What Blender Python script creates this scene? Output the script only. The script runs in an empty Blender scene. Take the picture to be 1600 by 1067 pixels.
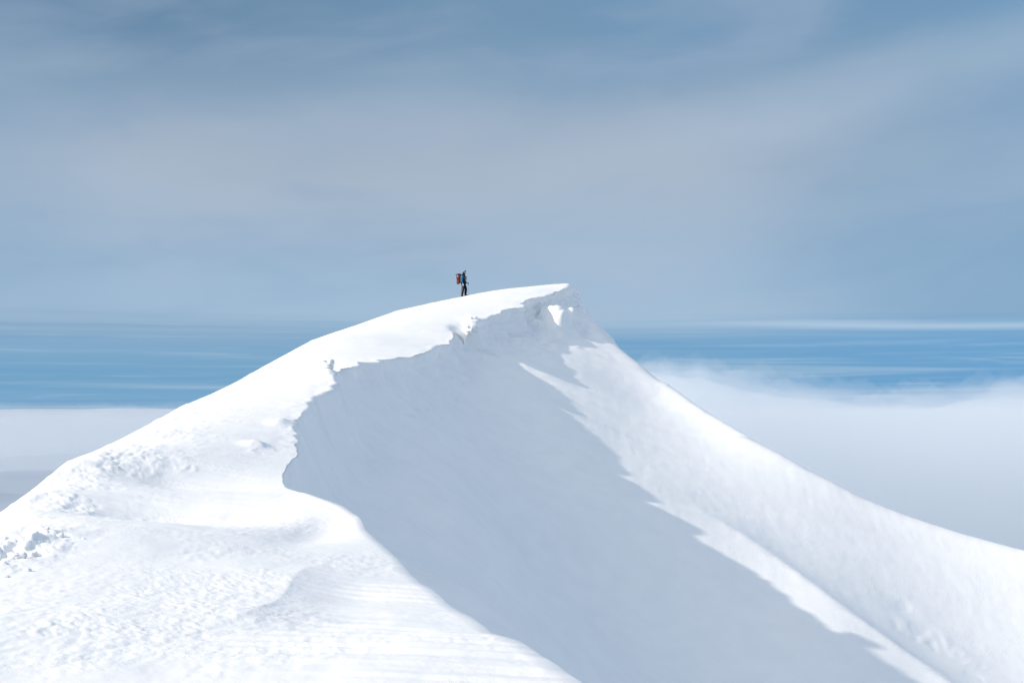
import bpy, bmesh, math, random
import numpy as np
from mathutils import Vector, Matrix

# ------------------------------------------------------------------ camera, sky, sun, exposure
sc = bpy.context.scene
F, HY = 2222.2, 634.0
PITCH = math.atan((HY - 533.5) / F)
cam_d = bpy.data.cameras.new("camera")
cam_d.lens = 50.0
cam_d.sensor_width = 36.0
cam_d.clip_start = 0.1
cam_d.clip_end = 250000.0
cam = bpy.data.objects.new("camera", cam_d)
sc.collection.objects.link(cam)
cam.location = (0, 0, 0)
cam.rotation_euler = (math.pi / 2 + PITCH, 0, 0)
sc.camera = cam

SUN_D = np.array([1.0, 0.35, -0.53])            # direction in which the sunlight travels
sd = Vector(SUN_D).normalized()
sun_l = bpy.data.lights.new("sun", 'SUN')
sun_l.energy = 3.6
sun_l.angle = math.radians(0.5)
sun_l.color = (1.0, 0.90, 0.79)
sun = bpy.data.objects.new("sun", sun_l)
sun.rotation_euler = sd.to_track_quat('-Z', 'Y').to_euler()
sun.location = (-60, -20, 60)
sc.collection.objects.link(sun)
SUN_EL = math.asin(-sd.z)
SUN_AZ = math.atan2(-sd.x, -sd.y)

sc.view_settings.view_transform = 'Standard'
sc.view_settings.look = 'None'
sc.view_settings.gamma = 1.0
sc.view_settings.exposure = 0.07
sc.cycles.volume_bounces = 6
sc.cycles.max_bounces = 10


def lin(r, g, b):
    f = lambda c: ((c / 255 + 0.055) / 1.055) ** 2.4 if c > 10 else c / 255 / 12.92
    return (f(r), f(g), f(b), 1.0)


class NT:
    """small helper to wire node trees"""
    def __init__(self, tree):
        self.t = tree
        tree.nodes.clear()

    def n(self, typ, **kw):
        nd = self.t.nodes.new(typ)
        for k, v in kw.items():
            setattr(nd, k, v)
        return nd

    def l(self, a, b):
        self.t.links.new(a, b)

    def put(self, sock, v):
        if hasattr(v, 'links'):
            self.l(v, sock)
        else:
            sock.default_value = v

    def math(self, op, a, b=0.0, c=None, clamp=False):
        nd = self.n('ShaderNodeMath', operation=op, use_clamp=clamp)
        self.put(nd.inputs[0], a)
        self.put(nd.inputs[1], b)
        if c is not None:
            self.put(nd.inputs[2], c)
        return nd.outputs[0]

    def mix(self, fac, a, b, blend='MIX'):
        nd = self.n('ShaderNodeMix', data_type='RGBA', blend_type=blend)
        self.put(nd.inputs[0], fac)
        self.put(nd.inputs[6], a)
        self.put(nd.inputs[7], b)
        return nd.outputs[2]

    def ramp(self, fac, pts, interp='LINEAR'):
        nd = self.n('ShaderNodeValToRGB')
        cr = nd.color_ramp
        cr.interpolation = interp
        while len(cr.elements) < len(pts):
            cr.elements.new(0.5)
        for e, (p, c) in zip(cr.elements, pts):
            e.position = p
            e.color = c if len(c) == 4 else (*c, 1)
        self.put(nd.inputs[0], fac)
        return nd.outputs[0]

    def smooth(self, v, a, b, lo=0.0, hi=1.0):
        nd = self.n('ShaderNodeMapRange', interpolation_type='SMOOTHSTEP')
        self.put(nd.inputs[0], v)
        for i, x in zip((1, 2, 3, 4), (a, b, lo, hi)):
            nd.inputs[i].default_value = x
        return nd.outputs[0]

    def noise(self, vec, scale, detail=4, rough=0.5, dist=0.0):
        nd = self.n('ShaderNodeTexNoise')
        self.put(nd.inputs['Vector'], vec)
        nd.inputs['Scale'].default_value = scale
        nd.inputs['Detail'].default_value = detail
        nd.inputs['Roughness'].default_value = rough
        nd.inputs['Distortion'].default_value = dist
        return nd.outputs['Fac']

    def comb(self, x, y, z):
        nd = self.n('ShaderNodeCombineXYZ')
        for s, v in zip(nd.inputs, (x, y, z)):
            self.put(s, v)
        return nd.outputs[0]


world = bpy.data.worlds.new("World")
sc.world = world
world.use_nodes = True
W = NT(world.node_tree)
tc = W.n('ShaderNodeTexCoord')
sp = W.n('ShaderNodeSeparateXYZ')
W.l(tc.outputs['Generated'], sp.inputs[0])
dx, dy, dz = sp.outputs
el = W.math('MULTIPLY', W.math('ARCSINE', dz), 180 / math.pi)           # elevation in degrees
az = W.math('MULTIPLY', W.math('ARCTAN2', dx, dy), 180 / math.pi)       # azimuth, 0 = +Y
sky = W.n('ShaderNodeTexSky', sky_type='NISHITA', sun_disc=False)
sky.sun_elevation = SUN_EL
sky.sun_rotation = SUN_AZ
sky.altitude = 2000
sky.air_density = 1.0
sky.dust_density = 0.6
clear = W.mix(1.0, sky.outputs[0], (0.085, 0.085, 0.085, 1), 'MULTIPLY')
# thin veil of high cloud: broad soft masses above, flat thin strata just over the horizon
v1 = W.comb(W.math('MULTIPLY', az, 0.055), W.math('MULTIPLY', el, 0.12), 3.1)
big = W.noise(v1, 1.0, 3, 0.5, 0.4)
vs = W.comb(W.math('ADD', W.math('MULTIPLY', az, 0.09), W.math('MULTIPLY', el, 0.10)),
            W.math('SUBTRACT', W.math('MULTIPLY', el, 0.30), W.math('MULTIPLY', az, 0.05)), 7.7)
streak = W.noise(vs, 1.0, 4, 0.5, 0.3)
fan = W.math('SUBTRACT', el, W.math('ADD', 10.6, W.math('MULTIPLY', az, 0.23)))
e_w = W.math('ADD', el, W.math('MULTIPLY', W.math('SUBTRACT', big, 0.5), 3.0))
upper = W.ramp(W.math('MULTIPLY', e_w, 1 / 30.0), [
    (0.0, lin(152, 182, 209)), (0.10, lin(161, 187, 213)), (0.20, lin(153, 180, 206)), (0.30, lin(171, 184, 200)),
    (0.38, lin(156, 174, 194)), (0.45, lin(130, 159, 186)), (0.53, lin(110, 144, 174)), (1.0, lin(108, 144, 177))], 'B_SPLINE')
# the veil thins towards the right and the blue of the clear sky comes through
azn = W.math('ADD', az, W.math('MULTIPLY', W.math('SUBTRACT', big, 0.5), 14.0))
thin_r = W.math('MULTIPLY', W.smooth(azn, 6, 21), 0.62)
thin_l = W.math('MULTIPLY', W.smooth(azn, -13, -24), 0.4)
upper = W.mix(W.math('MAXIMUM', thin_r, thin_l), upper, lin(112, 155, 191))
upper = W.mix(W.math('MULTIPLY', W.smooth(fan, -0.6, 2.2), W.smooth(az, -3, 8, 0, 0.75)), upper, lin(112, 149, 183))
pale = W.math('MULTIPLY', W.smooth(W.math('ABSOLUTE', W.math('ADD', fan, 1.6)), 2.2, 0.0), W.smooth(az, -2, 10, 0, 0.38))
upper = W.mix(pale, upper, lin(172, 190, 209))
upper = W.mix(W.math('MULTIPLY', W.smooth(el, 10.5, 16), W.smooth(az, 0, -16, 0, 0.9)), upper, lin(98, 132, 163))
upper = W.mix(W.smooth(streak, 0.42, 0.75, 0, 0.32), upper, lin(176, 190, 208))
upper = W.mix(W.smooth(streak, 0.46, 0.25, 0, 0.25), upper, lin(118, 153, 186))
# low band
vb = W.comb(W.math('MULTIPLY', az, 0.035), W.math('MULTIPLY', el, 2.3), 1.3)
bands = W.noise(vb, 1.0, 4, 0.6, 0.5)
vb2 = W.comb(W.math('MULTIPLY', az, 0.13), W.math('ADD', W.math('MULTIPLY', el, 4.6), W.math('MULTIPLY', az, 0.03)), 5.3)
bands2 = W.noise(vb2, 1.0, 5, 0.62, 0.5)
lowc = W.ramp(W.math('MULTIPLY', el, 1 / 4.0), [
    (0.0, lin(122, 166, 203)), (0.08, lin(112, 163, 202)), (0.22, lin(104, 158, 198)), (0.42, lin(110, 160, 198)),
    (0.62, lin(118, 163, 200)), (0.8, lin(134, 170, 201)), (1.0, lin(146, 177, 205))])
lowc = W.mix(W.math('MULTIPLY', W.smooth(az, 0, -12), W.smooth(el, 1.2, 3.2, 0, 0.6)), lowc, lin(140, 170, 198))
lowc = W.mix(W.math('MULTIPLY', W.smooth(az, 2, 18), 0.55), lowc, lin(84, 152, 206))
lowc = W.mix(W.smooth(bands, 0.5, 0.72, 0, 0.55), lowc, lin(166, 192, 216))
lowc = W.mix(W.smooth(bands2, 0.55, 0.75, 0, 0.45), lowc, lin(160, 190, 216))
lowc = W.mix(W.smooth(bands, 0.46, 0.3, 0, 0.4), lowc, lin(90, 148, 194))
edge_e = W.math('ADD', el, W.math('MULTIPLY', W.math('SUBTRACT', bands, 0.5), 1.3))
low_or_up = W.smooth(W.math('SUBTRACT', edge_e, W.smooth(az, 0, -14, 0, 0.35)), 2.5, 3.7)
veil = W.mix(low_or_up, lowc, upper)
st_e = W.math('ADD', W.math('SUBTRACT', el, W.smooth(az, 4, 20, 3.35, 3.05)), W.math('MULTIPLY', W.math('SUBTRACT', bands2, 0.5), 0.25))
st = W.math('MULTIPLY', W.smooth(W.math('ABSOLUTE', st_e), 0.28, 0.0), W.smooth(az, 4, 14, 0.1, 0.6))
veil = W.mix(st, veil, lin(184, 206, 227))
# overhead, out of view, the veil is brightened as added fill for the snow
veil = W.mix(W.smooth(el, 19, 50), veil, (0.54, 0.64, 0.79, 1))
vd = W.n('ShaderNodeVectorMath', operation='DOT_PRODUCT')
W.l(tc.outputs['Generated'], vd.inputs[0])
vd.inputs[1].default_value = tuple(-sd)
veil = W.mix(W.math('POWER', W.smooth(vd.outputs['Value'], 0.45, 1.0), 3.0), veil, (1.5, 1.45, 1.4, 1))  # added unseen glow around the sun, soft side light for the shaded bowl
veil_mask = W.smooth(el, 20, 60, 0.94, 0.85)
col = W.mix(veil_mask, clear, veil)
col = W.mix(W.smooth(el, -0.1, -0.9), col, lin(186, 198, 214))
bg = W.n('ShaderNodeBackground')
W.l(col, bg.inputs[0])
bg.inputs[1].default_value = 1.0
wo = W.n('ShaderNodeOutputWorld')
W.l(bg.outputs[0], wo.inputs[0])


# ------------------------------------------------------------------ numeric helpers
def ray(px, py):
    u = (px - 800) / F
    v = (533.5 - py) / F
    return np.array([u, math.cos(PITCH) - v * math.sin(PITCH), math.sin(PITCH) + v * math.cos(PITCH)])


def at(px, py, Y):
    """point of the place seen along a survey line of the photograph, at a given distance"""
    r = ray(px, py)
    return r * Y / r[1]


def sstep(a, b, x):
    t = np.clip((x - a) / (b - a), 0, 1)
    return t * t * (3 - 2 * t)


def _hash(ix, iy, iz, seed):
    h = (ix.astype(np.int64) * 374761393 + iy.astype(np.int64) * 668265263 + iz.astype(np.int64) * 2147483647 + seed * 1274126177) & 0xFFFFFFFF
    h = ((h ^ (h >> 13)) * 1274126177) & 0xFFFFFFFF
    h = ((h ^ (h >> 16)) * 2246822519) & 0xFFFFFFFF
    return ((h ^ (h >> 15)) & 0xFFFFFF) / float(0xFFFFFF)


def vnoise(x, y, z=None, seed=0):
    """smooth value noise in -1..1"""
    if z is None:
        z = np.zeros_like(x)
    x0, y0, z0 = np.floor(x), np.floor(y), np.floor(z)
    fx, fy, fz = x - x0, y - y0, z - z0
    fx = fx * fx * fx * (fx * (fx * 6 - 15) + 10)
    fy = fy * fy * fy * (fy * (fy * 6 - 15) + 10)
    fz = fz * fz * (3 - 2 * fz)
    flat = not np.any(z)
    def layer(zz):
        a = _hash(x0, y0, zz, seed); b = _hash(x0 + 1, y0, zz, seed)
        c = _hash(x0, y0 + 1, zz, seed); d = _hash(x0 + 1, y0 + 1, zz, seed)
        return (a * (1 - fx) + b * fx) * (1 - fy) + (c * (1 - fx) + d * fx) * fy
    r = layer(z0)
    if not flat:
        r = r * (1 - fz) + layer(z0 + 1) * fz
    return r * 2 - 1


def fbm(x, y, z=None, octaves=4, seed=0, gain=0.5):
    r = 0
    a, s, tot = 1.0, 1.0, 0.0
    for o in range(octaves):
        # rotate each octave so that the lattice never shows
        ca, sa = math.cos(0.7 + o * 1.1), math.sin(0.7 + o * 1.1)
        xr, yr = (x * ca - y * sa) * s + 17.3 * o, (x * sa + y * ca) * s + 5.1 * o
        r = r + a * vnoise(xr, yr, None if z is None else z * s, seed + o * 31)
        tot += a
        a *= gain
        s *= 2.03
    return r / tot


def clods(x, y, seed=0):
    """lumps: rounded cell heights, 0..1, many cells empty"""
    x0, y0 = np.floor(x), np.floor(y)
    best = np.zeros_like(x)
    for i in (-1, 0, 1):
        for j in (-1, 0, 1):
            cx, cy = x0 + i, y0 + j
            z0 = np.zeros_like(cx)
            jx, jy = _hash(cx, cy, z0, seed), _hash(cx, cy, z0, seed + 1)
            rr = 0.22 + 0.38 * _hash(cx, cy, z0, seed + 2)
            hh = _hash(cx, cy, z0, seed + 3)
            hh = np.where(hh > 0.45, hh, 0)
            ex = 0.75 + 0.6 * _hash(cx, cy, z0, seed + 4)
            d = np.sqrt(((x - cx - jx) * ex) ** 2 + ((y - cy - jy) / ex) ** 2) / rr
            best = np.maximum(best, hh * np.sqrt(np.clip(1 - d * d, 0, 1)))
    return best


class TPS:
    def __init__(self, pts, smooth=0.0):
        p = np.array(pts, float)
        self.c = p[:, :2]
        n = len(p)
        A = np.zeros((n + 3, n + 3))
        A[:n, :n] = self.k(self.c, self.c) + np.eye(n) * smooth
        A[:n, n] = 1
        A[:n, n + 1:] = self.c
        A[n, :n] = 1
        A[n + 1:, :n] = self.c.T
        b = np.zeros(n + 3)
        b[:n] = p[:, 2]
        self.w = np.linalg.solve(A, b)

    @staticmethod
    def k(a, b):
        r2 = ((a[:, None, :] - b[None, :, :]) ** 2).sum(-1)
        return 0.5 * r2 * np.log(r2 + 1e-9)

    def __call__(self, x, y):
        sh = x.shape
        q = np.stack([x.ravel(), y.ravel()], -1)
        out = np.empty(len(q))
        n = len(self.c)
        for i in range(0, len(q), 20000):
            s = q[i:i + 20000]
            out[i:i + 20000] = self.k(s, self.c) @ self.w[:n] + self.w[n] + s @ self.w[n + 1:]
        return out.reshape(sh)


# ------------------------------------------------------------------ the snow ridge: surveyed lines
EDGE = [(876, 1067, 8.5), (814, 1022, 9.9), (776, 996, 11), (742, 986, 12.0), (707, 957, 13.5), (683, 946, 14.5), (649, 914, 16.3),
        (635, 908, 17), (604, 870, 19.5), (556, 824, 22.8), (546, 805, 24),
        (522, 788, 25.4), (487, 774, 27), (446, 761, 30), (442, 745, 32), (450, 728, 34), (463, 715, 36), (461, 690, 38.5), (462, 653, 43),
        (479, 634, 45.3), (498, 611, 48), (519, 603, 49.5), (521, 589, 51.5), (523, 577, 53), (552, 575, 57), (588, 561, 61), (637, 556, 66), (669, 541, 70),
        (693, 535, 73), (708, 527, 74.5), (717, 534, 75.6), (733, 529, 76.6), (740, 509, 78), (764, 493, 82.5), (792, 484, 86), (822, 470, 90),
        (849, 461, 94), (877, 454, 98.5), (888, 446.5, 101), (897, 450, 102.3), (903, 459, 103.2)]
edge3 = np.array([at(*e) for e in EDGE])
edge3 = np.vstack([[[4.2, -35, -2.2], [2.6, 0, -1.9], [1.5, 4, -1.75]], edge3, [[6.2, 104.5, 5.0], [7.5, 106, 2.0], [9, 112, -3]]])


def edge_xz(y):
    return np.interp(y, edge3[:, 1], edge3[:, 0]), np.interp(y, edge3[:, 1], edge3[:, 2])


# left skyline of the crest
SIL = [(-60, 838, 18.5), (0, 803, 22), (45, 772, 25), (105, 721, 30), (149, 705, 32.5), (192, 685, 37.5), (245, 657, 43), (287, 634, 47.5), (333, 615, 52), (368, 598, 56),
       (420, 568.5, 62), (490, 530, 70), (560, 507, 78), (620, 485, 86), (681, 471.5, 93), (725, 462, 97), (770, 453.7, 100), (830, 447, 101.3), (866, 443.4, 101.6)]
sil3 = np.array([at(*s) for s in SIL])
L = []
for i, e in enumerate(edge3):
    y = e[1]
    if y < 33 or 98 < y < 103.0:
        L.append(tuple(e))
for y in (35, 39, 43, 47, 51, 55, 60, 66, 72, 78, 84, 90, 95):  # the lip itself is ragged, the snow behind it is not
    g_ = np.exp(-((edge3[:, 1] - y) / 3.0) ** 2)
    L.append((float(np.interp(y, edge3[:, 1], edge3[:, 0])), y, float(np.interp(y, edge3[:, 1], edge3[:, 2])) * 0.35 + 0.65 * float(
        np.polyval(np.polyfit(edge3[:, 1] - y, edge3[:, 2], 1, w=g_ + 1e-4), 0))))
for i, s in enumerate(sil3):
    L.append(tuple(s))
    if s[1] < 90:
        k = 0.5 if s[1] < 55 else 0.34
        for a, b in ((3, 3 * k), (9, 9.5 * k + 0.4), (25, 32 * k + 1), (60, 42)):
            L.append((s[0] - a, s[1] + a * 0.15, s[2] - b))
for x, y, z in [(0, 0, -1.72), (-3, 3, -1.58), (-1.4, 8, -1.58), (-2.9, 8, -1.53), (-6, 8, -1.66), (-4.5, 14, -1.74), (-2.6, 14, -1.86), (-6.9, 16.5, -1.85),
                (-14, 8, -4.5), (-30, 5, -13), (-60, 0, -34), (0, -30, -2.5), (-20, -30, -6), (-60, -30, -34), (8, 0, -2.6),
                (-6.2, 24, -2.02), (-7.2, 30, -1.7), (0, 104.5, 7.6), (-3, 106, 6.4), (-8, 104, 4.0), (-9, 97, 4.9), (4, 106, 6.9), (2, 115, 1),
                (-20, 112, -7), (-45, 110, -28), (10, 118, -8), (-22, 92, -3)]:
    L.append((x, y, z))
L += [(4.45, 102.2, 8.62), (4.7, 102.9, 8.35), (3.9, 100.8, 8.55)]
top_h = TPS(L, 0.12)

# where the cornice throws its shadow on the bowl (solved from the sun's direction) and the far wing of the bowl
SH = [(5.9, 94.9, 5.1), (4.3, 90.7, 4.6), (2.7, 86.5, 4.0), (2.3, 81.8, 2.8), (2.9, 79.5, 1.5), (3.6, 75.6, -0.2), (4.9, 74.2, -1.2),
      (5.3, 71.6, -2.4), (5.7, 67.8, -3.6), (6.4, 65.6, -4.5), (8.4, 64.3, -5.9), (10.0, 63.8, -6.9), (11.8, 62.6, -8.2), (13.1, 60.9, -9.1),
      (14.3, 59.8, -10.0), (15.6, 59.3, -10.8), (17.0, 59.4, -11.5)]
WING = [(918, 488, 99.5), (938.6, 510, 95.9), (960, 531, 93.0), (990.7, 560, 90.2), (1055.6, 608, 85.3), (1106, 644, 81.8), (1181, 688, 78.2), (1265, 734, 76.2), (1349, 778, 75.2),
        (1411.6, 803, 74.6), (1495, 830, 74.0), (1600, 858.6, 73.2), (1700, 880, 72.6), (1850, 905, 71.5)]
wing3 = np.array([at(*w) for w in WING])
R = [tuple(p) for p in SH] + [tuple(p) for p in wing3]
for p in wing3:
    for a, b in ((4, 1.9), (12, 4.5), (40, 8)):
        R.append((p[0] + a * 0.45, p[1] + a * 0.9, p[2] + b * float(np.interp(p[1], [73, 90], [1.0, 0.3]))))
ey = np.array([34, 38, 42, 46, 50, 54, 58, 62, 66, 70, 74, 78, 82, 86, 90, 94, 98, 101.5])
drop = np.interp(ey, [34, 50, 60, 75, 88, 98, 101.5], [3.6, 2.7, 2.0, 1.6, 1.6, 2.0, 2.2])
exx, ezz = edge_xz(ey)
for x, y, z, d_ in zip(exx, ey, ezz, drop):
    R.append((x + 0.2, y, z - d_))
    t = 8.0 if y < 70 else (4.5 if y < 84 else 0)
    if t:
        sag = 0.9 if y > 70 else 1.5
        R.append((x + t * 0.6, y + t * 0.6 * 0.2 - 1.0, min(z - d_ - 0.4, z - 0.53 * t * 0.6 - sag * 1.2)))
for sx, sy, sz in SH[9:]:
    j = int(np.argmin(np.abs(wing3[:, 0] / wing3[:, 1] - sx / sy)))
    w_ = wing3[j]
    for f_, g_ in ((0.35, 0.2), (0.7, 0.3)):
        R.append((sx + (w_[0] - sx) * f_, sy + (w_[1] - sy) * f_, sz + (w_[2] - sz) * f_ - g_))
for x, y, z in [(9, 57, -10.6), (4, 57, -9.2), (14, 56, -11.6), (0, 56, -6.6), (12, 48, -12.5), (4, 44, -10.6), (-1, 44, -8.2), (20, 48, -15), (30, 45, -18), (27, 57, -14.2), (22.3, 62, -12.1),
                (12, 30, -16), (3, 30, -11.5), (-2, 30, -8), (2, 20, -9.5), (5, 10, -8), (12, 10, -14), (30, 15, -24), (50, 30, -28), (50, 58, -20),
                (10, -30, -12), (40, -30, -30), (60, 0, -34), (60, 90, -40), (6, 0, -6)]:
    R.append((x, y, z))
bowl_h = TPS(R, 7)

_bowl0 = bowl_h
FOLD = [(1080, 785, 66.8), (1100, 803, 67), (1165, 850, 65.6), (1246, 912, 63.5), (1328, 974, 61.8), (1409, 1032, 61.0), (1458, 1065, 60.8), (1520, 1110, 60)]


def bowl_pt(px, py):
    r = ray(px, py)
    Y = np.linspace(45, 105, 1201)
    P = r[None] * (Y / r[1])[:, None]
    below = np.nonzero(P[:, 2] < _bowl0(P[:, 0], P[:, 1]))[0]
    return P[below[0]] if len(below) else P[-1]


fold3 = np.array([bowl_pt(f[0], f[1]) for f in FOLD])


def seg_dist(x, y, pts):
    """signed distance (positive on the far, uphill side) and position along a polyline"""
    best = np.full(x.shape, 1e9)
    sgn = np.zeros(x.shape)
    tt = np.zeros(x.shape)
    for i in range(len(pts) - 1):
        a, b = pts[i, :2], pts[i + 1, :2]
        ab = b - a
        t = np.clip(((x - a[0]) * ab[0] + (y - a[1]) * ab[1]) / (ab @ ab), 0, 1)
        ddx, ddy = x - a[0] - t * ab[0], y - a[1] - t * ab[1]
        d = np.hypot(ddx, ddy)
        m = d < best
        best = np.where(m, d, best)
        sgn = np.where(m, np.sign(ab[0] * ddy - ab[1] * ddx), sgn)
        tt = np.where(m, (i + t) / (len(pts) - 1), tt)
    return best * sgn, tt


wing_line = np.vstack([[[5.2, 104.0, 0]], wing3, [[60, 20, 0]]])
MOUNDS = [(2.45, 92.0, 1.05, .8, 1.1), (3.3, 91.4, 1.2, .7, 1.1), (4.0, 94.4, 1.35, .7, 1.0), (2.9, 89.8, .6, .5, .8), (1.5, 89.6, .5, .5, .7), (1.4, 79.6, 0.25, 1.4, 0.8), (4.7, 93.2, -0.6, 1.2, 1.6), (1.9, 93.4, 0.8, 0.5, 0.9)]     # x, y, height, radii


def bowl_h(x, y):
    z = _bowl0(x, y)
    d, t = seg_dist(x, y, wing_line)                            # the wing ends in a crest, steep on its far side
    z = z - (1.05 + 0.9 * sstep(76, 94, y) * (1 - sstep(16, 24, x))) * (0.5 * (d + np.sqrt(d * d + 0.05)) - 0.12 * np.exp(-(d / 1.5) ** 2)) * (y > 40)
    m = (x > 3) & (x < 40) & (y > 50) & (y < 75)
    if m.any():
        d, t = seg_dist(x[m], y[m], fold3)
        amp = 0.52 * sstep(0.0, 0.45, t) * (1 - sstep(0.97, 1.0, t)) + 0.0
        d = np.sqrt(d * d + 0.0025) * np.sign(d + 1e-9)
        z = z.copy()
        z[m] += amp * np.where(d < 0, np.exp(d / 2.2), np.exp(-d / 1.6))
    return z


NEAR_Y, FAR_Y = 4.0, 118.0


TEETH = [(57.6, 0), (58.6, -.2), (58.9, -.35), (59.5, -.2), (59.7, .3), (60.3, .25), (61.1, 0), (61.8, -.35), (62.1, .1), (62.8, .1), (64.3, -.1), (64.6, -.1), (64.9, .2), (67.3, .22),
         (69.5, .2), (71.5, 0), (71.8, .1), (72.0, .45), (72.5, .4), (73.6, .25), (74.6, .1), (75.2, -.3), (76.0, -.5), (78.3, -.5), (78.5, .1), (79, -.2), (80.5, -.1), (82, 0),
         (84, .12), (85, -.1), (86.5, .2), (87, .5), (88, .45), (88.4, 0), (91, -.15), (93, .1), (95, 0)]


def edge_jag(y):
    """sideways bites and teeth of the broken cornice lip"""
    yy = np.asarray(y, float)
    z0 = np.zeros_like(yy)
    ty, tx = np.array(TEETH).T
    teeth = np.interp(yy, ty, tx)
    far = sstep(33, 40, yy) * (1 - sstep(103, 105, yy))
    a = vnoise(yy / 2.3, z0 + 1.5, seed=5) * 0.16
    b = (1 - np.abs(vnoise(yy / 0.9, z0 + 2.5, seed=6)) * 2) * 0.10
    c = vnoise(yy / 0.35, z0 + 3.5, seed=7) * 0.055
    near = (1 - far) * (vnoise(yy / 0.6, z0 + 4.5, seed=8) * 0.02 + vnoise(yy / 0.15, z0 + 4.5, seed=9) * 0.008)
    return far * (a * 0.5 + b * 1.1 + c * 1.2) + near + teeth


# rows follow the ridge, columns cross it
ys = [NEAR_Y]
while ys[-1] < FAR_Y:
    ys.append(ys[-1] + max(0.02, 0.0036 * ys[-1]))
ys = np.concatenate([np.linspace(-34, NEAR_Y - 0.4, 24), np.array(ys)])
sl = np.concatenate([np.linspace(0, 0.42, 330), 0.42 + (np.linspace(0, 1, 40)[1:] ** 2) * 9])[::-1]
NC = 34                                                        # columns down the cliff
sr = np.concatenate([np.linspace(0, 0.46, 300)[1:], 0.46 + (np.linspace(0, 1, 36)[1:] ** 2) * 9])
nr = len(ys)
sc_y = np.maximum(ys, 7.0)
sc_l = np.minimum(sc_y, 60)
xe, ze = edge_xz(ys)
xj = xe + edge_jag(ys)
Y2 = ys[:, None]
XL = xj[:, None] - sl[None, :] * sc_l[:, None]
YL = np.broadcast_to(Y2, XL.shape).copy()
ZL = top_h(XL, YL)
# the crest line of ridge and wing, as surveyed
crest = [(c[0], c[1]) for c in SIL] + [(888, 445.3), (897, 449.5), (903, 459), (905, 469)] + [w[:2] for w in WING]
cr3 = np.array([ray(*c) for c in crest])


def under_crest(x, y, z):
    yy = np.maximum(y, 1)
    lim = np.interp(x / yy, cr3[:, 0] / cr3[:, 1], cr3[:, 2] / cr3[:, 1])
    q = z / yy
    soft = -0.0006 * np.logaddexp(-q / 0.0006, -lim / 0.0006)
    return np.where(y > 13, soft * y, z)


ZL = ZL - 0.95 * np.exp(-((XL + 2.6) / 0.5) ** 2 - ((YL - 77.3) / 0.95) ** 2)     # where a piece of the lip has broken out
ZL = under_crest(XL, YL, ZL)
# shape of the roll from the top to the face: sharp lip on the cornice, wide round shoulder near the camera
sharp = (sstep(26, 33, ys) * (1 - sstep(102, 104.5, ys)))[:, None]
over = (0.28 * sstep(36, 60, ys))[:, None] * sharp             # overhang of the lip, metres
XR0 = xj[:, None] + 0.02
base_w = 0.3 + 0.45 * (1 - sharp) + (0.9 * sstep(34, 40, ys) * (1 - sstep(66, 80, ys)))[:, None]
XB = XR0 + base_w
ZB = bowl_h(XB, np.broadcast_to(Y2, XB.shape).copy())
zt = ZL[:, -1:]
fallback = zt - 0.6
ZB = np.minimum(ZB, fallback)
v = (np.arange(1, NC + 1) / NC)[None, :]
under = np.sin(np.pi * np.clip(v * 1.25, 0, 1)) * over
XC = XR0 + base_w * (v ** 1.0) * sharp + (1 - sharp) * base_w * np.sqrt(v) - under
ZC = zt + (ZB - zt) * (v * sharp + (1 - sharp) * v ** 1.6)
YC = np.broadcast_to(Y2, XC.shape).copy()
XR = XB + sr[None, :] * sc_y[:, None]
YR = np.broadcast_to(Y2, XR.shape).copy()
ZR = bowl_h(XR, YR)
# beyond the shoulder and next to the lip the bowl starts from the foot of the face
bl = np.exp(-(XR - XB) / 2.0)
ZR = ZR + (ZB - bowl_h(XB, np.broadcast_to(Y2, XB.shape).copy())) * bl
ZC = under_crest(XC, YC, ZC); ZR = under_crest(XR, YR, ZR)
X = np.hstack([XL, XC, XR]); YY = np.hstack([YL, YC, YR]); Z = np.hstack([ZL, ZC, ZR])
# let the face run into the bowl in one sweep
c0, c1 = XL.shape[1] + 8, XL.shape[1] + NC + 70
wgt = np.sin(np.linspace(0, np.pi, c1 - c0))[None, :] ** 0.5 * (sstep(30, 36, ys) * (1 - 0.9 * sstep(80, 90, ys)))[:, None]
for _ in range(260):
    for A in (X, Z):
        a_ = A[:, c0:c1]
        A[:, c0:c1] = a_ + 0.5 * wgt * (0.5 * (A[:, c0 - 1:c1 - 1] + A[:, c0 + 1:c1 + 1]) - a_)
for cx, cy, h, rx, ry in MOUNDS:                                # broken humps of snow left under the summit lip
    m_ = h * np.exp(-((X - cx) / rx) ** 2 - ((YY - cy) / ry) ** 2)
    m_[:, :XL.shape[1]] = 0
    m_ *= sstep(0.05, 0.5, X - xj[:, None])
    Z += m_
nL, nC_, nR_ = XL.shape[1], NC, XR.shape[1]
part = np.concatenate([np.zeros(nL), np.ones(nC_), 2 * np.ones(nR_)])[None, :] + 0 * X


def grid_normals(X, Y, Z):
    P = np.stack([X, Y, Z], -1)
    a = np.gradient(P, axis=1)
    b = np.gradient(P, axis=0)
    n = np.cross(a, b)
    n /= np.linalg.norm(n, axis=-1, keepdims=True) + 1e-12
    return n


# ---- relief of the snow surface
N = grid_normals(X, YY, Z)
off = X - xj[:, None]                                           # metres right of the lip
isL, isR = (part == 0) * 1.0, (part == 2) * 1.0
isC = (part == 1) * 1.0
disp = np.zeros_like(X)


def gauss(cx, cy, rx, ry, ang=0.0):
    ca, sa = math.cos(ang), math.sin(ang)
    u = (X - cx) * ca + (YY - cy) * sa
    w = -(X - cx) * sa + (YY - cy) * ca
    return np.exp(-(u / rx) ** 2 - (w / ry) ** 2)


def on(mask, fn):
    """evaluate a costly relief only where its mask is above zero"""
    r = np.zeros_like(X)
    m = mask > 0.004
    if m.any():
        r[m] = fn(X[m], YY[m], Z[m]) * mask[m]
    return r


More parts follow.
